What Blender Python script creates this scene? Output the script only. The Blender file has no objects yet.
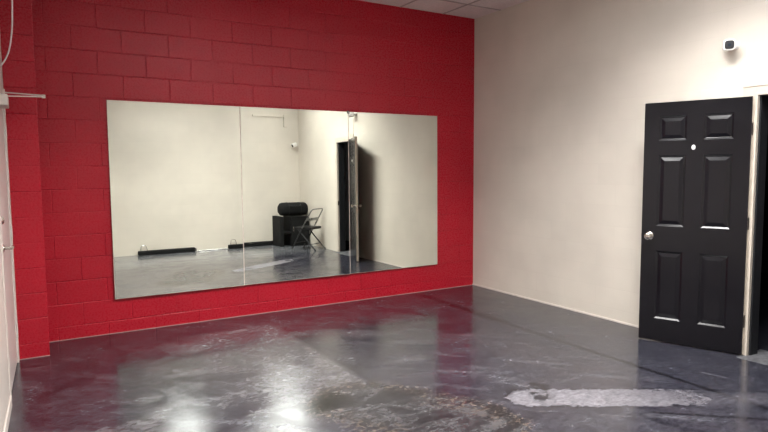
import bpy, bmesh, math, random
from mathutils import Vector, Matrix
random.seed(7)
S = bpy.context.scene
COL = S.collection

# ------------------------------------------------------------------ helpers
def obj(name, bm, mats, parent=None, smooth=False, bevel=0, loc=None):
    me = bpy.data.meshes.new(name)
    bmesh.ops.recalc_face_normals(bm, faces=bm.faces)
    bm.to_mesh(me); bm.free()
    if not isinstance(mats, (list, tuple)): mats = [mats]
    for m in mats: me.materials.append(m)
    if smooth:
        for p in me.polygons: p.use_smooth = True
        try: me.set_sharp_from_angle(angle=math.radians(40))
        except Exception: pass
    o = bpy.data.objects.new(name, me); COL.objects.link(o)
    if parent: o.parent = parent
    if loc is not None: o.location = loc
    if bevel:
        b = o.modifiers.new('bevel', 'BEVEL'); b.width = bevel; b.segments = 2; b.limit_method = 'ANGLE'
        b.angle_limit = math.radians(50)
    return o

def thing(name, label, cat, loc=(0, 0, 0), rz=0, group=None):
    o = bpy.data.objects.new(name, None); COL.objects.link(o)
    o.empty_display_size = .1
    o.location = loc; o.rotation_euler = (0, 0, rz)
    o['label'] = label; o['category'] = cat
    if group: o['group'] = group
    return o

def tag(o, label, cat, group=None):
    o['label'] = label; o['category'] = cat
    if group: o['group'] = group
    return o

def struct(name, bm, m, parent=None, **k):
    o = obj(name, bm, m, parent, **k)
    if parent is None: o['kind'] = 'structure'
    return o

def box(bm, x0, x1, y0, y1, z0, z1, M=None, mi=0):
    vs = [bm.verts.new((x, y, z)) for z in (z0, z1) for y in (y0, y1) for x in (x0, x1)]
    if M is not None:
        for v in vs: v.co = M @ v.co
    fs = [(0, 1, 3, 2), (4, 6, 7, 5), (0, 4, 5, 1), (2, 3, 7, 6), (0, 2, 6, 4), (1, 5, 7, 3)]
    out = [bm.faces.new([vs[i] for i in f]) for f in fs]
    for f in out: f.material_index = mi
    return out

def tube(bm, pts, r, n=10, caps=True, mi=0, closed=False):
    pts = [Vector(p) for p in pts]; rings = []
    rr = r if isinstance(r, (list, tuple)) else [r] * len(pts)
    up = None
    for i, p in enumerate(pts):
        if closed: d = pts[(i + 1) % len(pts)] - pts[i - 1]
        else: d = (pts[min(i + 1, len(pts) - 1)] - pts[max(i - 1, 0)])
        d.normalize()
        if up is None:
            up = Vector((0, 0, 1)) if abs(d.z) < .9 else Vector((1, 0, 0))
        a = d.cross(up); a.normalize(); b = a.cross(d); b.normalize(); up = b
        rings.append([bm.verts.new(p + (a * math.cos(t) + b * math.sin(t)) * rr[i])
                      for t in [2 * math.pi * k / n for k in range(n)]])
    m = len(rings)
    for i in range(m if closed else m - 1):
        A, B = rings[i], rings[(i + 1) % m]
        for k in range(n):
            f = bm.faces.new((A[k], A[(k + 1) % n], B[(k + 1) % n], B[k])); f.material_index = mi
    if caps and not closed:
        bm.faces.new(rings[0]).material_index = mi; bm.faces.new(rings[-1]).material_index = mi

def lathe(bm, prof, M, n=20, mi=0):
    rings = []
    for r, z in prof:
        rings.append([bm.verts.new(M @ Vector((max(r, 1e-4) * math.cos(2 * math.pi * k / n),
                                              max(r, 1e-4) * math.sin(2 * math.pi * k / n), z))) for k in range(n)])
    for A, B in zip(rings, rings[1:]):
        for k in range(n):
            bm.faces.new((A[k], A[(k + 1) % n], B[(k + 1) % n], B[k])).material_index = mi
    bm.faces.new(rings[0]).material_index = mi; bm.faces.new(rings[-1]).material_index = mi

def arc(pts, r=.04, n=5):
    """round the inner corners of a polyline"""
    P = [Vector(p) for p in pts]; out = [P[0]]
    for i in range(1, len(P) - 1):
        a = (P[i - 1] - P[i]); b = (P[i + 1] - P[i]); ra = min(r, a.length * .45); rb = min(r, b.length * .45)
        A = P[i] + a.normalized() * ra; B = P[i] + b.normalized() * rb
        for k in range(n + 1):
            t = k / n; out.append(A * (1 - t) ** 2 + P[i] * 2 * t * (1 - t) + B * t * t)
    out.append(P[-1]); return out

# ------------------------------------------------------------------ node helpers
class G:
    def __init__(s, name):
        s.m = bpy.data.materials.new(name); s.m.use_nodes = True
        s.nt = s.m.node_tree; s.N = s.nt.nodes; s.L = s.nt.links
        s.b = s.N['Principled BSDF']
    def set(s, sock, v):
        if isinstance(v, bpy.types.NodeSocket): s.L.new(v, sock)
        elif isinstance(v, (tuple, list)) and len(v) == 3 and sock.type == 'RGBA': sock.default_value = (*v, 1)
        else: sock.default_value = v
    def math(s, op, a, b=0, c=0, clamp=False):
        n = s.N.new('ShaderNodeMath'); n.operation = op; n.use_clamp = clamp
        s.set(n.inputs[0], a); s.set(n.inputs[1], b); s.set(n.inputs[2], c); return n.outputs[0]
    def pos(s):
        n = s.N.new('ShaderNodeTexCoord'); return n.outputs['Object']
    def sep(s, v):
        n = s.N.new('ShaderNodeSeparateXYZ'); s.L.new(v, n.inputs[0]); return n.outputs
    def comb(s, x, y, z=0.):
        n = s.N.new('ShaderNodeCombineXYZ')
        for i, q in enumerate((x, y, z)): s.set(n.inputs[i], q)
        return n.outputs[0]
    def noise(s, v, scale, detail=4, rough=.55, dist=0.):
        n = s.N.new('ShaderNodeTexNoise'); s.L.new(v, n.inputs['Vector'])
        n.inputs['Scale'].default_value = scale; n.inputs['Detail'].default_value = detail
        n.inputs['Roughness'].default_value = rough; n.inputs['Distortion'].default_value = dist
        return n.outputs['Fac']
    def ramp(s, f, a, b, lo=0., hi=1., smooth=True):
        n = s.N.new('ShaderNodeMapRange'); n.interpolation_type = 'SMOOTHSTEP' if smooth else 'LINEAR'
        s.set(n.inputs[0], f)
        for i, q in zip((1, 2, 3, 4), (a, b, lo, hi)): s.set(n.inputs[i], q)
        return n.outputs[0]
    def mix(s, f, a, b, mode='MIX'):
        n = s.N.new('ShaderNodeMix'); n.data_type = 'RGBA'; n.blend_type = mode
        s.set(n.inputs[0], f); s.set(n.inputs[6], a); s.set(n.inputs[7], b); return n.outputs[2]
    def bump(s, h, strength=.3, dist=.01):
        n = s.N.new('ShaderNodeBump'); s.L.new(h, n.inputs['Height'])
        n.inputs['Strength'].default_value = strength; n.inputs['Distance'].default_value = dist
        s.L.new(n.outputs[0], s.b.inputs['Normal']); return n.outputs[0]
    def out(s, color=None, rough=None, metal=None, spec=None):
        if color is not None: s.set(s.b.inputs['Base Color'], color)
        if rough is not None: s.set(s.b.inputs['Roughness'], rough)
        if metal is not None: s.set(s.b.inputs['Metallic'], metal)
        if spec is not None: s.set(s.b.inputs['Specular IOR Level'], spec)
        return s.m

def simple(name, col, rough=.5, metal=0., var=.12, scale=18, bump=0.):
    g = G(name); p = g.pos(); f = g.noise(p, scale)
    c = g.mix(g.ramp(f, .3, .7), tuple(q * (1 - var) for q in col), tuple(min(1, q * (1 + var)) for q in col))
    if bump: g.bump(g.noise(p, scale * 6), bump, .003)
    return g.out(c, g.ramp(f, .2, .8, max(0, rough - .05), rough + .05), metal)

BS = .2032
PEEL = .65
Z0 = .1187
BX = -4.694
def block_paint(name, col, axis, rough, joint, off=0., bw=1., bstr=.6, texture=.35, spec=.30):
    """painted concrete block: mortar grooves in the relief, orange-peel paint"""
    g = G(name); x, y, z = g.sep(g.pos())
    h = x if axis == 'x' else y
    wob = g.noise(g.pos(), 2.3, 3)
    hz = g.math('ADD', g.math('SUBTRACT', z, Z0), g.math('MULTIPLY', g.math('SUBTRACT', wob, .5), .008))
    hh = g.math('ADD', g.math('SUBTRACT', h, off) if bw == 1. else 1.7 * BS * bw, g.math('MULTIPLY', g.math('SUBTRACT', g.noise(g.pos(), 3.1, 3), .5), .012))
    v = g.comb(g.math('ADD', hh, 2 * BS * 40), g.math('ADD', hz, BS * 2), 0.)
    def brick(mort, sm):
        n = g.N.new('ShaderNodeTexBrick'); g.L.new(v, n.inputs['Vector'])
        n.offset = .5; n.offset_frequency = 2; n.squash = 1; n.inputs['Scale'].default_value = 1
        n.inputs['Mortar Size'].default_value = mort; n.inputs['Mortar Smooth'].default_value = sm
        n.inputs['Bias'].default_value = 0; n.inputs['Brick Width'].default_value = 2 * BS * bw
        n.inputs['Row Height'].default_value = BS
        n.inputs['Color1'].default_value = (0, 0, 0, 1); n.inputs['Color2'].default_value = (1, 1, 1, 1)
        n.inputs['Mortar'].default_value = (.5, .5, .5, 1)
        return n
    b = brick(.006, .9)
    peel = g.noise(g.pos(), 44, 5, .65); coarse = g.noise(g.pos(), 130, 4, .75)
    # some joints are nearly filled with paint
    fill = g.ramp(g.noise(g.pos(), 1.7, 2), .35, .62, .22, 1.)
    groove = g.math('MULTIPLY', g.math('MULTIPLY', b.outputs['Fac'], fill), joint)
    hgt = g.math('ADD', g.math('MULTIPLY', groove, -1.), g.math('ADD', g.math('MULTIPLY', peel, texture * PEEL), g.math('MULTIPLY', coarse, texture * .55)))
    # each block sits a hair differently and took the roller differently
    per = g.sep(b.outputs['Color'])[0]
    g.bump(hgt, bstr, .004)
    big = g.noise(g.pos(), 1.1, 3)
    c = g.mix(g.ramp(big, .3, .7), tuple(q * .93 for q in col), tuple(min(1, q * 1.05) for q in col))
    c = g.mix(g.math('MULTIPLY', per, .08), c, tuple(q * .70 for q in col))
    c = g.mix(g.math('MULTIPLY', groove, .22), c, tuple(q * .45 for q in col))
    r = g.ramp(g.math('ADD', g.noise(g.pos(), 58, 3, .6), g.math('MULTIPLY', per, .05)), .42, .62, rough - .09, rough + .06)
    return g.out(c, r, 0., spec)

# ------------------------------------------------------------------ materials
RED = (.385, .0095, .0225)
M_red_x = block_paint('red_block_paint', RED, 'x', .32, 1., off=BX, bstr=1., texture=.8)
M_red_p = block_paint('red_pilaster_paint', RED, 'x', .32, 1., bw=4., bstr=1., texture=.8)
M_red_y = block_paint('red_block_paint_side', RED, 'y', .32, 1., bw=4., bstr=1., texture=.8)
M_cream_y = block_paint('cream_block_paint', (.64, .59, .52), 'y', .55, .22, off=-.1, bstr=.45, texture=.45)
M_cream_x = block_paint('cream_block_paint_back', (.64, .59, .52), 'x', .55, .22, off=-.1, bstr=.45, texture=.45)
M_white = simple('white_trim_paint', (.62, .56, .51), .4, var=.05, bump=.1)
M_bead = simple('worn_paint_edge', (.42, .24, .23), .5)
M_doorwhite = simple('white_door_paint', (.60, .53, .50), .35, var=.05)
M_jamb = simple('cream_jamb_paint', (.56, .50, .43), .4, var=.02)
M_black_door = simple('charcoal_door_paint', (.0042, .0038, .0058), .22, var=.08, scale=3)
M_black_door.node_tree.nodes['Principled BSDF'].inputs['Specular IOR Level'].default_value = .36
M_black = simple('black_plastic', (.012, .012, .014), .45)
M_blackwood = simple('black_laminate', (.003, .003, .0035), .7)
M_fabric = simple('black_nylon', (.004, .004, .0045), .8, bump=.4, scale=60)
M_vinyl = simple('black_vinyl', (.007, .007, .008), .4)
M_dtube = simple('black_steel_tube', (.02, .02, .022), .4)
M_steel = simple('satin_nickel', (.62, .58, .53), .25, 1., var=.05)
M_tube = simple('grey_steel_tube', (.25, .25, .25), .3, 1.)
M_bronze = simple('dark_bronze', (.05, .035, .03), .4, .8)
M_plasticw = simple('white_plastic', (.80, .78, .76), .35, var=.03)
M_chrome = simple('silver_metal', (.75, .75, .74), .2, 1., var=.03)
M_clip = simple('clip_metal', (.10, .09, .10), .35, .6)
M_tile = simple('ceiling_tile', (.72, .66, .655), .85, var=.06, scale=40, bump=.35)
M_grid = simple('ceiling_grid_paint', (.36, .32, .32), .5, var=.05)
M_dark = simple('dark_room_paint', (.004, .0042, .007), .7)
M_grey = simple('grey_partition_paint', (.36, .37, .40), .6, var=.06)
M_backing = simple('mirror_edge_glass', (.66, .56, .50), .25, var=.1)
g = G('mirror_silver'); f = g.noise(g.pos(), 1.2, 3)
M_mirror = g.out(g.mix(g.ramp(f, .3, .7), (.83, .865, .80), (.85, .885, .82)), g.ramp(f, .3, .8, .0, .012), 1.)
g = G('dark_lens'); f = g.noise(g.pos(), 9); M_lens = g.out(g.mix(f, (.03, .04, .06), (.02, .03, .04)), .12, 0.)
g = G('lamp_diffuser')
g.b.inputs['Emission Color'].default_value = (.97, .985, 1, 1)
f = g.noise(g.pos(), 30); g.L.new(g.ramp(f, 0., 1., 4.8, 5.2), g.b.inputs['Emission Strength'])
M_lamp = g.out((.8, .8, .8), .5)

for m_ in (M_blackwood, M_fabric, M_vinyl, M_dtube): m_.node_tree.nodes['Principled BSDF'].inputs['Specular IOR Level'].default_value = .25
# ---- floor: acid-stained, polished, worn concrete
g = G('stained_concrete'); P = g.pos(); X, Y, Z = g.sep(P)
P2 = g.comb(X, Y, 0.)
def seg(ax, ay, bx, by):
    dx, dy = bx - ax, by - ay; l2 = dx * dx + dy * dy
    px = g.math('SUBTRACT', X, ax); py = g.math('SUBTRACT', Y, ay)
    h = g.math('DIVIDE', g.math('ADD', g.math('MULTIPLY', px, dx), g.math('MULTIPLY', py, dy)), l2, clamp=True)
    ex = g.math('SUBTRACT', px, g.math('MULTIPLY', h, dx)); ey = g.math('SUBTRACT', py, g.math('MULTIPLY', h, dy))
    return g.math('SQRT', g.math('ADD', g.math('MULTIPLY', ex, ex), g.math('MULTIPLY', ey, ey)))
n1 = g.noise(P2, .9, 5, .6, .6); n2 = g.noise(P2, 3.2, 6, .65, .8); n3 = g.noise(P2, 14, 6, .7); n4 = g.noise(P2, 60, 4, .7)
fine = g.noise(g.comb(g.math('MULTIPLY', X, .8), g.math('MULTIPLY', Y, 1.7), 0.), 26, 7, .75, .6)
st = g.noise(g.comb(g.math('MULTIPLY', X, .6), g.math('MULTIPLY', Y, 2.6), 0.), 3.0, 6, .7, .5)
base = g.mix(g.ramp(n1, .35, .65), (.045, .041, .055), (.072, .060, .070))
base = g.mix(g.ramp(n2, .42, .68, 0., .65), base, (.10, .095, .108))
base = g.mix(g.ramp(st, .5, .75, 0., .45), base, (.19, .18, .185))
base = g.mix(g.ramp(n3, .50, .70, 0., .65), base, (.018, .015, .021))
n5 = g.noise(P2, 2.1, 4, .6, 1.2)
wv = g.noise(g.comb(g.math('MULTIPLY', g.math('SUBTRACT', X, Y), .35), g.math('MULTIPLY', g.math('ADD', X, Y), 1.6), 0.), 2.6, 6, .65, .4)
base = g.mix(g.ramp(wv, .52, .68, 0., .6), base, (.19, .18, .19))
base = g.mix(g.ramp(n5, .52, .70, 0., .6), base, (.020, .017, .024))
# blue-grey zone by the doorway
zone = g.ramp(g.math('ADD', X, g.math('MULTIPLY', g.math('SUBTRACT', n2, .5), 1.)), -1.6, -.9)
base = g.mix(g.math('MULTIPLY', zone, .5), base, (.050, .052, .068))
jit = g.math('MULTIPLY', g.math('SUBTRACT', n2, .5), .10)
jit3 = g.math('MULTIPLY', g.math('SUBTRACT', n3, .5), .10)
# paler worn slab west of the joint at x=-2.85
slab = g.math('MULTIPLY', g.ramp(g.math('ADD', X, jit3), -2.84, -2.90), g.ramp(g.math('ADD', X, g.math('MULTIPLY', n2, 1.1)), -3.6, -2.9))
slab = g.math('MULTIPLY', slab, g.ramp(Y, -.40, -.52)); slab = g.math('MULTIPLY', slab, g.ramp(g.math('ADD', Y, jit3), -2.6, -2.2))
base = g.mix(g.math('MULTIPLY', slab, .62), base, g.mix(g.ramp(n3, .3, .7), (.13, .115, .12), (.30, .27, .265)))
# rubbed, half-dark, half-tan stain around the joint's end
dk = g.math('ADD', seg(-3.05, -2.62, -2.72, -3.3), g.math('MULTIPLY', g.math('SUBTRACT', n2, .5), .5))
dk = g.math('ADD', dk, g.math('MULTIPLY', jit3, 1.2))
inner = g.ramp(dk, .40, .30); rim = g.math('MULTIPLY', g.ramp(dk, .44, .34), g.ramp(dk, .12, .30))
base = g.mix(g.math('MULTIPLY', inner, .75), base, g.mix(g.ramp(g.math('ADD', g.math('MULTIPLY', st, .5), g.math('MULTIPLY', n2, .5)), .42, .60), (.026, .022, .021), (.13, .122, .115)))
bl = g.math('ADD', seg(-3.36, -2.55, -3.18, -2.45), g.math('MULTIPLY', g.math('SUBTRACT', n3, .5), .18))
base = g.mix(g.math('MULTIPLY', g.ramp(bl, .13, .05), .9), base, (.014, .012, .013))
spk = g.ramp(g.noise(P2, 30, 4, .7), .50, .60)
base = g.mix(g.math('MULTIPLY', g.math('MULTIPLY', rim, spk), .65), base, (.24, .17, .12))
# joints / cracks
def crackline(ax, ay, bx, by, w, col, amt, wob=.02):
    global base
    d = g.math('ADD', seg(ax, ay, bx, by), g.math('MULTIPLY', g.math('SUBTRACT', n3, .5), wob))
    f = g.math('MULTIPLY', g.ramp(g.math('ABSOLUTE', d), w, w * .3), amt)
    base = g.mix(f, base, col)
crackline(-2.87, 0, -2.83, -2.45, .010, (.020, .017, .018), .8)
crackline(-.93, 0, -.97, -4.5, .035, (.016, .014, .018), .9, .05)
crackline(-.90, -.2, -.93, -1.6, .08, (.014, .012, .018), .8, .14)
crackline(-4.9, -3.05, -3.4, -3.05, .012, (.022, .018, .02), .6)
# bare-concrete strip
wp = g.math('ADD', seg(-2.10, -3.13, -1.22, -3.66), g.math('MULTIPLY', g.math('SUBTRACT', n3, .5), .13))
wp = g.math('ADD', wp, g.math('MULTIPLY', g.math('SUBTRACT', n2, .5), .10))
wpf = g.math('MULTIPLY', g.ramp(wp, .152, .122), g.math('SUBTRACT', 1., g.math('MULTIPLY', g.ramp(X, -1.75, -1.0), g.ramp(n3, .25, .75, .3, 1.1), clamp=True)))
base = g.mix(g.math('MULTIPLY', wpf, .9), base, g.mix(g.ramp(n3, .3, .7), (.22, .20, .205), (.40, .365, .37)))
wq = g.math('ADD', seg(-1.35, -3.58, -.75, -4.0), g.math('MULTIPLY', g.math('SUBTRACT', n2, .5), .25))
base = g.mix(g.math('MULTIPLY', g.ramp(wq, .15, .03), .40), base, (.22, .20, .21))
ol = g.math('MULTIPLY', g.math('MULTIPLY', g.ramp(wp, .128, .15), g.ramp(wp, .20, .155)), g.ramp(n2, .45, .6))
base = g.mix(g.math('MULTIPLY', ol, .75), base, (.018, .014, .018))
crackline(-1.62, -3.70, -1.05, -4.2, .022, (.016, .013, .017), .8, .06)
crackline(-1.20, -3.50, -.60, -3.95, .012, (.016, .013, .017), .7, .05)
crackline(-.68, -3.43, -.64, -3.60, .010, (.25, .23, .24), .7)
sc = g.math('ADD', seg(-1.90, -3.0, -2.03, -3.16), g.math('MULTIPLY', g.math('SUBTRACT', n3, .5), .16))
base = g.mix(g.math('MULTIPLY', g.math('MULTIPLY', g.ramp(sc, .10, .05), g.ramp(n3, .46, .52)), .95), base, (.022, .017, .02))
# small pale scuffs
for (x, y, r, a) in ((-3.25, -.55, .10, .8), (-2.336, -2.08, .16, .14), (-2.42, -1.24, .02, .8), (-4.42, -2.25, .22, .3)):
    d = g.math('ADD', seg(x - r * .6, y, x + r * .6, y + .03), g.math('MULTIPLY', g.math('SUBTRACT', n3, .5), r * 1.3))
    base = g.mix(g.math('MULTIPLY', g.ramp(d, r * .5, r * .25), a), base, (.34, .30, .29))
# unstained threshold strip
th = g.math('MULTIPLY', g.ramp(g.math('ADD', X, jit3), -.12, -.10), g.ramp(X, .27, .25))
th = g.math('MULTIPLY', th, g.math('MULTIPLY', g.ramp(Y, -3.37, -3.39), g.ramp(Y, -4.25, -4.23)))
base = g.mix(th, base, g.mix(n3, (.17, .165, .165), (.27, .26, .255)))
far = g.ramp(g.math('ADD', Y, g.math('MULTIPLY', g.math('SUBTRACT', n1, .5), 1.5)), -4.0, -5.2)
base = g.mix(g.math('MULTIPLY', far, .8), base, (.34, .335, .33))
base = g.mix(g.ramp(n4, .45, .75, 0., .12), base, (.16, .15, .155))
rough = g.ramp(n2, .35, .65, .085, .23); rough = g.math('ADD', rough, g.math('MULTIPLY', wpf, .28))
rough = g.math('ADD', rough, g.math('MULTIPLY', inner, .06)); rough = g.math('ADD', rough, g.math('MULTIPLY', th, .3))
rough = g.math('ADD', rough, g.math('MULTIPLY', g.ramp(fine, .4, .8), .09))
g.bump(g.math('ADD', g.math('MULTIPLY', n2, .8), g.math('MULTIPLY', fine, .25)), .14, .01)
base = g.mix(1., base, (.41, .43, .475), 'MULTIPLY')
base = g.mix(1., base, g.mix(g.ramp(fine, .32, .68), (.5, .5, .51), (1.55, 1.53, 1.5)), 'MULTIPLY')
spk2 = g.ramp(g.noise(P2, 11, 7, .8, .4), .60, .72)
base = g.mix(g.math('MULTIPLY', spk2, .35), base, (.17, .155, .15))
spc = g.math('SUBTRACT', .55, g.math('ADD', g.math('MULTIPLY', inner, .22), g.math('MULTIPLY', wpf, .2)))
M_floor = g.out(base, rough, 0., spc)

# ------------------------------------------------------------------ room shell
H = 3.358; YB = -6.164; XL = -4.992; T = .12
bm = bmesh.new(); box(bm, XL - .3, 4.3, YB - .3, .3, -.12, 0); struct('floor', bm, M_floor)
LIGHTS = [(-1.4046, -3.523), (-.795, -4.7422), (-2.6238, -4.7422), (-3.2334, -2.9134)]
bm = bmesh.new()
gx = [XL - .3] + [-.49 - .6096 * k for k in range(7, -1, -1)] + [.0, 4.3]
gy = [YB - .3] + [-.475 - .6096 * k for k in range(9, -1, -1)] + [.3]
for a_, b_ in zip(gx, gx[1:]):
    for c_, d_ in zip(gy, gy[1:]):
        if any(a_ - .01 < lx < b_ + .01 and abs((c_ + d_) / 2 - ly) < .35 and b_ - a_ < .7 for lx, ly in LIGHTS): continue
        box(bm, a_, b_, c_, d_, H, H + .1)
box(bm, XL - .3, 4.3, YB - .3, .3, H + .16, H + .2)
struct('ceiling', bm, M_tile)
bm = bmesh.new(); box(bm, XL - .3, .0, 0, .2, 0, H); struct('wall_front', bm, M_red_x)
bm = bmesh.new(); box(bm, XL - .3, .0, YB - .2, YB, 0, H); struct('wall_back', bm, M_cream_x)
# right wall with the doorway
HY = -3.392; OY0, OY1, OZ = -4.215, HY - .0, 2.06
bm = bmesh.new()
box(bm, 0, T, OY1, .2, 0, H); box(bm, 0, T, YB - .2, OY0, 0, H); box(bm, 0, T, OY0, OY1, OZ, H)
struct('wall_right', bm, M_cream_y)
def skew(o, t=-.03):
    # the left wall stands a little out of square with the red one
    p = Vector((XL, -.43, 0)); R = Matrix.Rotation(t, 4, 'Z')
    o.matrix_world = Matrix.Translation(p) @ R @ Matrix.Translation(-p) @ Matrix.Translation(o.location)
    return o
# left wall with the white door recess
LY0, LY1, LZ = -1.43, -.46, 2.085
bm = bmesh.new()
box(bm, XL - .2, XL, LY1, -.3, 0, H); box(bm, XL - .2, XL, YB - .1, LY0, 0, H); box(bm, XL - .2, XL, LY0, LY1, LZ, H)
skew(struct('wall_left', bm, M_white))
# painted block pilaster in the left corner
bm = bmesh.new(); box(bm, XL, -4.775, -.43, 0, 0, H)
for f_ in bm.faces:
    f_.material_index = 1 if abs(f_.calc_center_median().x + 4.775) < 1e-3 else 0
struct('wall_pilaster', bm, [M_red_p, M_red_y], bevel=.004)
# room beyond the doorway
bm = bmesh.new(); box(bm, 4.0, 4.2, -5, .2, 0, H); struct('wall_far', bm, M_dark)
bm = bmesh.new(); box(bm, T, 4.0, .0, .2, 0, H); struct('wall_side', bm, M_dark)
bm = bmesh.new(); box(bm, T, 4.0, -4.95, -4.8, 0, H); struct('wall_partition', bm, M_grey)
bm = bmesh.new(); box(bm, T, 4.0, -4.8, -4.785, 0, .13); struct('baseboard_partition', bm, M_black)
# thin painted beads where the walls meet the floor
bm = bmesh.new(); box(bm, -.010, 0, HY + .08, 0, 0, .016); struct('baseboard_right', bm, M_white)
bm = bmesh.new(); box(bm, -4.775, -.01, -.005, 0, 0, .005); box(bm, XL, -4.775, -.435, -.43, 0, .005); struct('baseboard_front', bm, M_bead)
bm = bmesh.new(); box(bm, XL, XL + .010, YB + .2, LY0 - .06, 0, .07); skew(struct('baseboard_left', bm, M_white, bevel=.003))

# ceiling grid
bm = bmesh.new()
k = 0
while -.49 - .6096 * k > XL:
    x = -.49 - .6096 * k; box(bm, x - .012, x + .012, YB, 0, H - .004, H); k += 1
k = 0
while -.475 - .6096 * k > YB:
    y = -.475 - .6096 * k; box(bm, XL, 0, y - .012, y + .012, H - .005, H); k += 1
struct('trim_1', bm, M_grid)

# lights
SPREAD = 130
LE = [27, 2., 4., 38]
def troffer(i, label):
    t = thing('ceiling_light', label, 'light', (*LIGHTS[i], H), 0, 'ceiling lights')
    bm = bmesh.new(); a, b = .300, .605
    for (x0, x1, y0, y1) in ((-a, a, -b, -b + .02), (-a, a, b - .02, b), (-a, -a + .02, -b + .02, b - .02), (a - .02, a, -b + .02, b - .02)):
        box(bm, x0, x1, y0, y1, -.007, .12)
    obj('frame', bm, M_plasticw, t)



    bm = bmesh.new(); box(bm, -a + .02, a - .02, -b + .02, b - .02, .045, .065); obj('diffuser', bm, M_lamp, t)
    la = bpy.data.lights.new('lamp', 'AREA'); la.shape = 'RECTANGLE'; la.size = .54; la.size_y = 1.15
    la.energy = LE[i]; la.color = (1, .985, .955); la.spread = math.radians(SPREAD)
    lo = bpy.data.objects.new('lamp', la); COL.objects.link(lo); lo.parent = t; lo.location = (0, 0, .040)
troffer(0, 'white framed ceiling light above the open charcoal door')
troffer(1, 'white framed ceiling light above the folding chair corner')
troffer(2, 'white framed ceiling light near the middle of the back wall')
troffer(3, 'white framed ceiling light above the middle of the floor')

# ------------------------------------------------------------------ mirrors
cent = [(-3.617, -.0007, .0096), (-2.398, -.0125, .0077), (-1.180, -.0011, .0045)]
lab = ['leftmost of the three large mirror panels on the red block wall',
       'middle of the three large mirror panels on the red block wall',
       'rightmost of the three large mirror panels, nearest the cream wall']
XL0, XR0 = -4.231, -.585; pw = (XR0 - XL0) / 3; MB, MT = .323, 2.134
for i, (cx, a, b) in enumerate(cent):
    cx = XL0 + pw * (i + .5); cz = (MB + MT) / 2
    n = Vector((a, -1, b)).normalized(); ux = Vector((0, 0, 1)).cross(-n).normalized() * -1
    ux = Vector((1, a, 0)).normalized(); uz = ux.cross(-n).normalized()
    if uz.z < 0: uz = -uz
    M = Matrix.Translation((cx, -.022, cz)) @ Matrix((ux, -n, uz)).transposed().to_4x4()
    w, h, e = pw / 2 - .0012, (MT - MB) / 2, .004
    bm = bmesh.new()
    # front face inset by a polished bevel, then edge and back
    F = [bm.verts.new(M @ Vector((sx * (w - e), -.004, sz * (h - e)))) for sx, sz in ((-1, -1), (1, -1), (1, 1), (-1, 1))]
    E1 = [bm.verts.new(M @ Vector((sx * w, -.002, sz * h))) for sx, sz in ((-1, -1), (1, -1), (1, 1), (-1, 1))]
    B = [bm.verts.new(M @ Vector((sx * w, .004, sz * h))) for sx, sz in ((-1, -1), (1, -1), (1, 1), (-1, 1))]
    bm.faces.new(F).material_index = 0
    for k in range(4):
        bm.faces.new((F[k], E1[k], E1[(k + 1) % 4], F[(k + 1) % 4])).material_index = 1
        bm.faces.new((E1[k], B[k], B[(k + 1) % 4], E1[(k + 1) % 4])).material_index = 1
    bm.faces.new(B).material_index = 1
    o = obj('wall_mirror', bm, [M_mirror, M_backing])
    tag(o, lab[i], 'mirror', 'mirror panels on the red wall')
# mirror clip at the top of the right seam
t = thing('mirror_clip', 'small dark clip holding the top of the mirror seam', 'clip', (XL0 + 2 * pw, -.03, MT))
bm = bmesh.new(); box(bm, -.013, .013, -.004, .004, -.022, .010); box(bm, -.013, .013, .004, .03, .006, .010); obj('bracket', bm, M_clip, t, bevel=.002)
bm = bmesh.new(); lathe(bm, [(.006, 0), (.006, .003), (.003, .004)], Matrix.Translation((0, -.004, -.008)) @ Matrix.Rotation(math.pi / 2, 4, 'X')); obj('screw', bm, M_steel, t)

# ------------------------------------------------------------------ open six-panel door
ang = .35438
n_ = Vector((math.cos(ang), math.sin(ang), 0)); t_ = Vector((-math.sin(ang), math.cos(ang), 0))
DW, DT = .785, .036
door = thing('panel_door', 'charcoal six-panel door standing open against the cream wall', 'door', (-.0452, -3.3915, .012))
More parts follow.
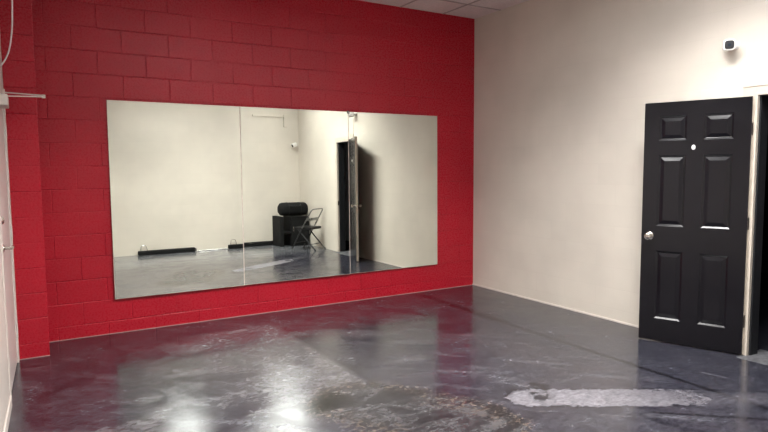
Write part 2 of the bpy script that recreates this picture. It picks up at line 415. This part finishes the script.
# local frame: s along the leaf, w = depth towards the wall, z up
MD = Matrix((t_, n_, Vector((0, 0, 1)))).transposed().to_4x4()
bm = bmesh.new()
DH = 2.033
cols = [(.118, .330), (.455, .668)]; rows = [(.190, .782), (.993, 1.592), (1.712, 1.920)]
def leaf_face(w0, sgn):
    """w0: depth of this face; sgn +1 recess goes to +w"""
    ss = [0, cols[0][0], cols[0][1], cols[1][0], cols[1][1], DW]
    zs = [0, rows[0][0], rows[0][1], rows[1][0], rows[1][1], rows[2][0], rows[2][1], DH]
    V = {}
    def v(s, w, z):
        k = (round(s, 5), round(w, 5), round(z, 5))
        if k not in V: V[k] = bm.verts.new(MD @ Vector(k))
        return V[k]
    for i in range(5):
        for j in range(7):
            s0, s1, z0, z1 = ss[i], ss[i + 1], zs[j], zs[j + 1]
            if i in (1, 3) and j in (1, 3, 5):
                prof = [(0, 0), (.004, .0014), (.014, .0078), (.017, .0095), (.020, .0095), (.048, .001), (.051, .0008)]
                for (a, da), (b, db) in zip(prof, prof[1:]):
                    A = [(s0 + a, z0 + a), (s1 - a, z0 + a), (s1 - a, z1 - a), (s0 + a, z1 - a)]
                    B = [(s0 + b, z0 + b), (s1 - b, z0 + b), (s1 - b, z1 - b), (s0 + b, z1 - b)]
                    for k in range(4):
                        q = (k + 1) % 4
                        bm.faces.new((v(A[k][0], w0 + sgn * da, A[k][1]), v(A[q][0], w0 + sgn * da, A[q][1]),
                                      v(B[q][0], w0 + sgn * db, B[q][1]), v(B[k][0], w0 + sgn * db, B[k][1])))
                a, d = prof[-1]
                bm.faces.new([v(s, w0 + sgn * d, z) for s, z in ((s0 + a, z0 + a), (s1 - a, z0 + a), (s1 - a, z1 - a), (s0 + a, z1 - a))])
            else:
                bm.faces.new([v(s, w0, z) for s, z in ((s0, z0), (s1, z0), (s1, z1), (s0, z1))])
leaf_face(0, 1); leaf_face(DT, -1)
def q4(pts, mi):
    f = bm.faces.new([bm.verts.new(MD @ Vector(p)) for p in pts]); f.material_index = mi
q4([(0, 0, 0), (0, DT, 0), (0, DT, DH), (0, 0, DH)], 1)
q4([(DW, 0, 0), (DW, DT, 0), (DW, DT, DH), (DW, 0, DH)], 1)
q4([(0, 0, DH), (DW, 0, DH), (DW, DT, DH), (0, DT, DH)], 0)
q4([(0, 0, 0), (DW, 0, 0), (DW, DT, 0), (0, DT, 0)], 0)
bmesh.ops.remove_doubles(bm, verts=bm.verts, dist=1e-5)
obj('door_leaf', bm, [M_black_door, M_jamb], door)
for side in (0, 1):
    w0 = 0 if side == 0 else DT; sg = -1 if side == 0 else 1
    Mk = MD @ Matrix.Translation((.720, w0, .905)) @ Matrix.Rotation(math.pi / 2 * (1 if side == 0 else -1), 4, 'X')
    bm = bmesh.new()
    lathe(bm, [(.0, 0), (.033, 0), (.033, .004), (.028, .008), (.012, .010), (.011, .030), (.016, .036), (.026, .046), (.0285, .056), (.026, .064), (.016, .069), (.0, .070)], Mk, 24)
    obj('door_knob', bm, M_steel, door, smooth=True)
bm = bmesh.new(); box(bm, DW - .0005, DW + .0015, .006, DT - .006, .86, .95, MD); box(bm, DW, DW + .010, .012, DT - .012, .895, .915, MD); obj('latch', bm, M_steel, door)
bm = bmesh.new()
lathe(bm, [(.0, 0), (.015, 0), (.015, .004), (.011, .007), (0, .008)], MD @ Matrix.Translation((.401, 0, 1.652)) @ Matrix.Rotation(math.pi / 2, 4, 'X') @ Matrix.Diagonal((1., 1.35, 1, 1)), 18)
pe = obj('peephole', bm, M_plasticw, door, smooth=True); pe['label'] = 'small white peephole cover'
for z in (.262, 1.045, 1.785):
    bm = bmesh.new()
    tube(bm, [MD @ Vector((-.006, DT + .002, z - .05)), MD @ Vector((-.006, DT + .002, z + .05))], .006, 10)
    box(bm, -.0025, .0002, .004, DT, z - .045, z + .045, MD)
    box(bm, .0495, .0505, 3e-3, 0.02, 0, 0, None) if False else None
    obj('hinge', bm, M_bronze, door)

# door frame (room side casing + jamb lining)
fr = bmesh.new()
box(fr, -.012, 0, OY1 + .0, OY1 + .095, 0, OZ + .075)            # hinge-side casing
box(fr, -.012, 0, OY0 - .055, OY0 + .0, 0, OZ + .075)            # latch-side casing
box(fr, -.012, 0, OY0 + .0, OY1, OZ + .012, OZ + .075)           # header casing
box(fr, -.017, -.012, OY0 - .055, OY1 + .095, OZ + .062, OZ + .075)
box(fr, -.012, .020, OY1 - .018, OY1, 0, OZ)                         # jambs
box(fr, -.012, .020, OY0, OY0 + .018, 0, OZ)
box(fr, -.012, .020, OY0, OY1, OZ - .006, OZ + .012)
d1 = struct('door_1', fr, M_jamb, bevel=.0015)
bm = bmesh.new(); box(bm, .020, T + .01, OY1 - .030, OY1, 0, OZ); box(bm, .020, T + .01, OY0, OY0 + .030, 0, OZ); box(bm, .020, T + .01, OY0, OY1, OZ - .012, OZ + .012); obj('door_stop', bm, M_dark, d1)
bm = bmesh.new(); box(bm, -.006, .016, OY0 + .018, OY0 + .0195, .88, .96); obj('strike_plate', bm, M_bronze, d1)

# ------------------------------------------------------------------ left white door
wd = struct('door_2', (lambda b: (box(b, XL - .05, XL - .006, LY0 + .045, LY1 - .045, .012, 2.045), b)[1])(bmesh.new()), M_doorwhite, bevel=.002)
bm = bmesh.new()
box(bm, XL - .10, XL + .004, LY0 - .04, LY0 + .045, 0, LZ); box(bm, XL - .10, XL + .006, LY1 - .045, LY1 + .028, 0, LZ)
box(bm, XL - .10, XL + .006, LY0 - .04, LY1 + .028, 2.048, LZ + .03)
obj('door_frame', bm, M_white, wd, bevel=.002)
for z in (.26, 1.03, 1.80):
    bm = bmesh.new(); tube(bm, [(XL + .004, LY1 - .045, z - .055), (XL + .004, LY1 - .045, z + .055)], .007, 10)
    box(bm, XL - .006, XL + .004, LY1 - .050, LY1 - .046, z - .05, z + .05); obj('hinge', bm, M_white, wd)
skew(wd)
# lever
bm = bmesh.new(); yl, zl = LY0 + .125, 1.0
lathe(bm, [(0, 0), (.030, 0), (.030, .006), (.022, .010), (.011, .012), (.011, .055), (0, .056)],
      Matrix.Translation((XL - .006, yl, zl)) @ Matrix.Rotation(math.pi / 2, 4, 'Y'), 20)
tube(bm, arc([(XL + .044, yl, zl), (XL + .049, yl + .03, zl), (XL + .048, yl + .125, zl - .004)], .02), [.013] * 7 + [.010], 10)
obj('door_handle', bm, M_steel, wd, smooth=True)
bm = bmesh.new(); lathe(bm, [(0, 0), (.029, 0), (.027, .012), (.018, .018), (0, .020)], Matrix.Translation((XL - .006, yl, 1.185)) @ Matrix.Rotation(math.pi / 2, 4, 'Y'), 20)
obj('deadbolt', bm, M_steel, wd, smooth=True)
# door closer
cl = thing('door_closer', 'white door closer with arm sticking out from the white door top', 'door closer', (XL - .010, -.78, 2.0))
bm = bmesh.new(); box(bm, -.028, .045, -.14, .13, -.035, .045); obj('closer_body', bm, M_white, cl, bevel=.006)
tip = (XL + .272, -.60, 2.070)
L_ = lambda p: (p[0] - XL, p[1] + .78, p[2] - 2.0)
def bar(p, q, w, h):
    b_ = bmesh.new(); p, q = Vector(L_(p)), Vector(L_(q)); d = (q - p); l = d.length; d.normalize()
    s = d.cross(Vector((0, 0, 1))).normalized(); u = s.cross(d)
    M = Matrix((d, s, u)).transposed().to_4x4(); M.translation = p
    box(b_, 0, l, -w, w, -h, h, M); return b_
obj('closer_arm', bar((XL + .02, -.70, 2.052), tip, .009, .004), M_white, cl, bevel=.002)
bm = bar((XL + .004, -.52, 2.098), (tip[0], tip[1], tip[2] + .010), .009, .004)
p_ = L_(tip); lathe(bm, [(0, -.010), (.013, -.010), (.013, .016), (0, .016)], Matrix.Translation(p_), 14)
box(bm, .006, .02, .22, .30, .06, .12)
obj('closer_linkage', bm, M_white, cl)
# hanging cable
bm = bmesh.new()
def cat(P, n=8):
    P = [Vector(p) for p in P]; P = [P[0]] + P + [P[-1]]; o = []
    for i in range(1, len(P) - 2):
        for k in range(n):
            t = k / n; a, b, c, d = P[i - 1:i + 3]
            o.append(.5 * ((2 * b) + (c - a) * t + (2 * a - 5 * b + 4 * c - d) * t * t + (3 * b - a - 3 * c + d) * t ** 3))
    o.append(P[-1]); return o
tube(bm, cat([(-4.893, -.6, H - .001), (-4.894, -.6, 3.0), (-4.901, -.6, 2.76), (-4.912, -.6, 2.56), (-4.936, -.6, 2.41), (-4.966, -.6, 2.33), (-4.998, -.6, 2.28)]), .0055, 8)
tag(obj('hanging_cable', bm, M_plasticw, smooth=True), 'thin white cable hanging down in a curve beside the red pilaster', 'cable')

# ------------------------------------------------------------------ security cameras
def sec_cam(base, look, label, wall_n, cable=True):
    t = thing('security_camera', label, 'security camera', base, 0, 'white security cameras')
    nrm = Vector(wall_n); body_c = nrm * .085 + Vector((0, .012, -.004))
    d = (Vector(look) - Vector(base)).normalized()
    zr = Vector((0, 0, 1)); s = d.cross(zr).normalized(); u = s.cross(d)
    M = Matrix((s, u, d)).transposed().to_4x4(); M.translation = body_c
    q = nrm.to_track_quat('Z', 'Y').to_matrix().to_4x4()
    bm = bmesh.new(); lathe(bm, [(0, 0), (.030, 0), (.030, .006), (.024, .012), (.010, .016), (.009, .05), (0, .05)], q, 20)
    obj('mount', bm, M_plasticw, t, smooth=True)
    bm = bmesh.new()
    rings = []
    for (r, z) in ((.030, -.050), (.041, -.045), (.046, -.030), (.046, .040), (.043, .048), (.036, .050)):
        ring = []
        for k in range(28):
            a = 2 * math.pi * k / 28; c, s_ = math.cos(a), math.sin(a)
            m = (abs(c) ** 4 + abs(s_) ** 4) ** -.25
            ring.append(bm.verts.new(M @ Vector((c * m * r * .93, s_ * m * r * .93, z))))
        rings.append(ring)
    for A, B in zip(rings, rings[1:]):
        for k in range(28): bm.faces.new((A[k], A[(k + 1) % 28], B[(k + 1) % 28], B[k]))
    bm.faces.new(rings[0]); bm.faces.new(rings[-1])
    obj('camera_body', bm, M_plasticw, t, smooth=True)
    bm = bmesh.new(); ring = []; ring2 = []
    for k in range(28):
        a = 2 * math.pi * k / 28; c, s_ = math.cos(a), math.sin(a); m = (abs(c) ** 4 + abs(s_) ** 4) ** -.25
        ring.append(bm.verts.new(M @ Vector((c * m * .033, s_ * m * .033, .0495))))
        ring2.append(bm.verts.new(M @ Vector((c * m * .031, s_ * m * .031, .053))))
    for k in range(28): bm.faces.new((ring[k], ring[(k + 1) % 28], ring2[(k + 1) % 28], ring2[k]))
    bm.faces.new(ring2); bm.faces.new(ring)
    lens = obj('lens_face', bm, M_black, t)
    bm = bmesh.new(); lathe(bm, [(0, .0525), (.012, .0525), (.011, .055), (0, .056)], M, 16); obj('lens', bm, M_lens, lens, smooth=True)
    return t
c1 = sec_cam((0, -3.225, 2.462), (-3.9, -5.9, 1.9), 'white security camera on the cream wall above the open door', (-1, 0, 0))
c2 = sec_cam((-.13, YB, 2.11), (-1.4, -6.05, 1.5), 'white security camera in the back corner, seen in the middle mirror', (0, 1, 0))
bm = bmesh.new(); box(bm, -.004, 0, -3.309, -3.301, OZ + .075, 2.45)
tag(obj('cable_raceway', bm, M_cream_y), 'thin cream cable raceway running from camera down to door casing', 'raceway')
bm = bmesh.new(); box(bm, -1.0, -.30, YB, YB + .03, 2.69, 2.73); box(bm, -.33, -.26, YB, YB + .04, 2.48, 2.74)
tag(obj('wall_conduit', bm, M_cream_x, bevel=.003), 'pale painted conduit high on the back wall, seen in the middle mirror', 'conduit')

# ------------------------------------------------------------------ things by the back wall (seen in the mirrors)
def padded_bar(x0, x1, label):
    t = thing('padded_bar', label, 'bar', ((x0 + x1) / 2, YB + .07, 0), 0, 'black padded bars along the back wall')
    l = (x1 - x0) / 2
    bm = bmesh.new(); box(bm, -l, l, -.045, .045, .0, .085); obj('padding', bm, M_fabric, t, bevel=.018)
    bm = bmesh.new(); box(bm, l - .001, l + .025, -.035, .035, .008, .075); obj('end_cap', bm, M_chrome, t, bevel=.01)
    bm = bmesh.new(); tube(bm, arc([(-l + .05, 0, .08), (-l + .06, 0, .19), (-l + .15, 0, .19), (-l + .17, 0, .08)], .04), .006, 8)
    obj('loop_handle', bm, M_chrome, t, smooth=True)
padded_bar(-3.17, -2.11, 'black bar with wire loop lying alone along the back wall, seen in left mirror')
padded_bar(-1.45, -.40, 'black bar with wire loop lying along back wall and ending behind the cabinet')
bm = bmesh.new(); tube(bm, [(-2.06, YB + .07, .012), (-1.47, YB + .07, .012)], .010, 10)
tag(obj('metal_rod', bm, M_chrome, smooth=True), 'thin silver rod on the floor between the two black bars', 'rod')

cab = thing('cabinet', 'black low cabinet in the back corner under the duffel bag', 'cabinet', (-.36, -5.80, 0))
bm = bmesh.new(); box(bm, -.31, -.235, -.24, .24, 0, .62); obj('side_panel', bm, M_blackwood, cab, bevel=.002)
bm = bmesh.new(); box(bm, .29, .32, -.24, .24, 0, .60); obj('side_panel', bm, M_blackwood, cab, bevel=.002)
bm = bmesh.new(); box(bm, -.07, .29, -.24, .24, .585, .61); obj('top', bm, M_blackwood, cab, bevel=.002)
bm = bmesh.new(); box(bm, -.235, -.07, -.24, .23, .28, .31); obj('shelf', bm, M_blackwood, cab)
bm = bmesh.new(); box(bm, -.07, .29, -.24, .22, .0, .585); obj('body', bm, M_blackwood, cab, bevel=.002)
bm = bmesh.new(); box(bm, -.065, .285, .22, .238, .075, .57); d_ = obj('door', bm, M_blackwood, cab, bevel=.003)
bm = bmesh.new(); tube(bm, arc([(-.03, .238, .30), (-.03, .262, .30), (-.03, .262, .40), (-.03, .238, .40)], .012), .005, 8); obj('handle', bm, M_steel, d_)

bag = thing('duffel_bag', 'black rounded duffel bag lying on top of the low cabinet', 'bag', (-.30, -5.80, .62))
bm = bmesh.new(); rings = []
N = 24
for i in range(15):
    t = i / 14; x = -.31 + .62 * t; e = min(t, 1 - t) * 2
    k = .80 + .20 * min(1, (e / .35)) ** .5 if e < .35 else 1.
    if i in (0, 14): k = .55
    ring = []
    for j in range(N):
        a = 2 * math.pi * j / N; c, s_ = math.cos(a), math.sin(a); m = (abs(c) ** 3 + abs(s_) ** 3) ** (-1 / 3)
        wob = 1 + .02 * math.sin(5 * t * 3 + j)
        ring.append(bm.verts.new((x, c * m * .145 * k * wob, .137 + s_ * m * .137 * k * (wob if s_ > 0 else 1))))
    rings.append(ring)
for A, B in zip(rings, rings[1:]):
    for j in range(N): bm.faces.new((A[j], A[(j + 1) % N], B[(j + 1) % N], B[j]))
bm.faces.new(rings[0]); bm.faces.new(rings[-1])
obj('bag_body', bm, M_fabric, bag, smooth=True)
for x in (-.13, .13):
    bm = bmesh.new(); pts = []
    for j in range(N + 1):
        a = 2 * math.pi * j / N; c, s_ = math.cos(a), math.sin(a); m = (abs(c) ** 3 + abs(s_) ** 3) ** (-1 / 3)
        pts.append((x, c * m * .149, .139 + s_ * m * .137))
    tube(bm, pts[:-1], .006, 6, closed=True); obj('strap', bm, M_vinyl, bag, smooth=True)
bm = bmesh.new(); tube(bm, arc([(-.13, .12, .23), (-.08, .175, .21), (.08, .175, .21), (.13, .12, .23)], .03), .008, 8); obj('carry_handle', bm, M_vinyl, bag, smooth=True)
bm = bmesh.new(); box(bm, -.25, .25, -.006, .006, .272, .279); obj('zipper', bm, M_steel, bag)

# folding chair: local +x = forward (the way a sitter faces)
ch = thing('folding_chair', 'black folding chair with grey tube frame in the back corner', 'chair', (-.335, -4.90, 0), math.atan2(-.83, -.56))
def part(name, pts, r, mat, rad=.05):
    bm = bmesh.new(); tube(bm, arc(pts, rad), r, 10); return obj(name, bm, mat, ch, smooth=True)
w = .205
part('back_frame', [(.0, -w, .43), (-.235, -w * .98, .80), (-.235, w * .98, .80), (.0, w, .43)], .0125, M_tube, .07)
for s_ in (-1, 1):
    part('leg', [(.0, s_ * w, .43), (.245, s_ * w, .014)], .0125, M_dtube)
for s_ in (-1, 1):
    part('leg', [(.12, s_ * (w - .03), .415), (-.27, s_ * (w - .03), .014)], .0125, M_dtube)
part('stretcher', [(.17, -w, .14), (.17, w, .14)], .008, M_dtube)
part('stretcher', [(-.17, -w + .03, .12), (-.17, w - .03, .12)], .008, M_dtube)
bm = bmesh.new(); box(bm, -.19, .20, -.19, .19, .405, .455); obj('seat', bm, M_vinyl, ch, bevel=.013)
bm = bmesh.new()
for (p, q) in (((-.09, .575), (-.125, .63)),):
    vs = []
    for y, dx in ((-.20, 0), (-.1, -.02), (0, -.028), (.1, -.02), (.20, 0)):
        vs.append([bm.verts.new((p[0] + dx, y, p[1])), bm.verts.new((q[0] + dx, y, q[1])), bm.verts.new((q[0] + dx - .012, y, q[1])), bm.verts.new((p[0] + dx - .012, y, p[1]))])
    for A, B in zip(vs, vs[1:]):
        for k in range(4): bm.faces.new((A[k], A[(k + 1) % 4], B[(k + 1) % 4], B[k]))
    bm.faces.new(vs[0]); bm.faces.new(vs[-1])
obj('backrest', bm, M_tube, ch)
for (x, y) in ((.247, w), (.247, -w), (-.273, w - .03), (-.273, -w + .03)):
    bm = bmesh.new(); lathe(bm, [(0, 0), (.017, 0), (.017, .02), (.013, .03), (0, .03)], Matrix.Translation((x, y, 0)), 12); obj('foot_cap', bm, M_black, ch, smooth=True)

# ------------------------------------------------------------------ world, camera, view
W = bpy.data.worlds.new('w'); S.world = W; W.use_nodes = True
W.node_tree.nodes['Background'].inputs[0].default_value = (.02, .02, .025, 1)
cy, cp, cr, fpx = .53869, -.08084, -.00581, 590.602
f = Vector((math.sin(cy) * math.cos(cp), math.cos(cy) * math.cos(cp), math.sin(cp)))
r = Vector((math.cos(cy), -math.sin(cy), 0)); u = r.cross(f)
r2 = r * math.cos(cr) + u * math.sin(cr); u2 = -r * math.sin(cr) + u * math.cos(cr)
cam = bpy.data.cameras.new('camera'); co = bpy.data.objects.new('camera', cam); COL.objects.link(co)
Mx = Matrix((r2, u2, -f)).transposed().to_4x4(); Mx.translation = (-4.84796, -5.88277, 1.50928)
co.matrix_world = Mx
cam.sensor_width = 36; cam.lens = fpx * 36 / 768; cam.clip_start = .02
S.camera = co
S.view_settings.view_transform = 'Standard'; S.view_settings.look = 'None'; S.view_settings.gamma = 1
S.view_settings.exposure = 1.75; S.view_settings.use_curve_mapping = False
S.cycles.use_denoising = True
S.cycles.max_bounces = 10; S.cycles.diffuse_bounces = 6; S.cycles.glossy_bounces = 6
S.cycles.sample_clamp_indirect = 10
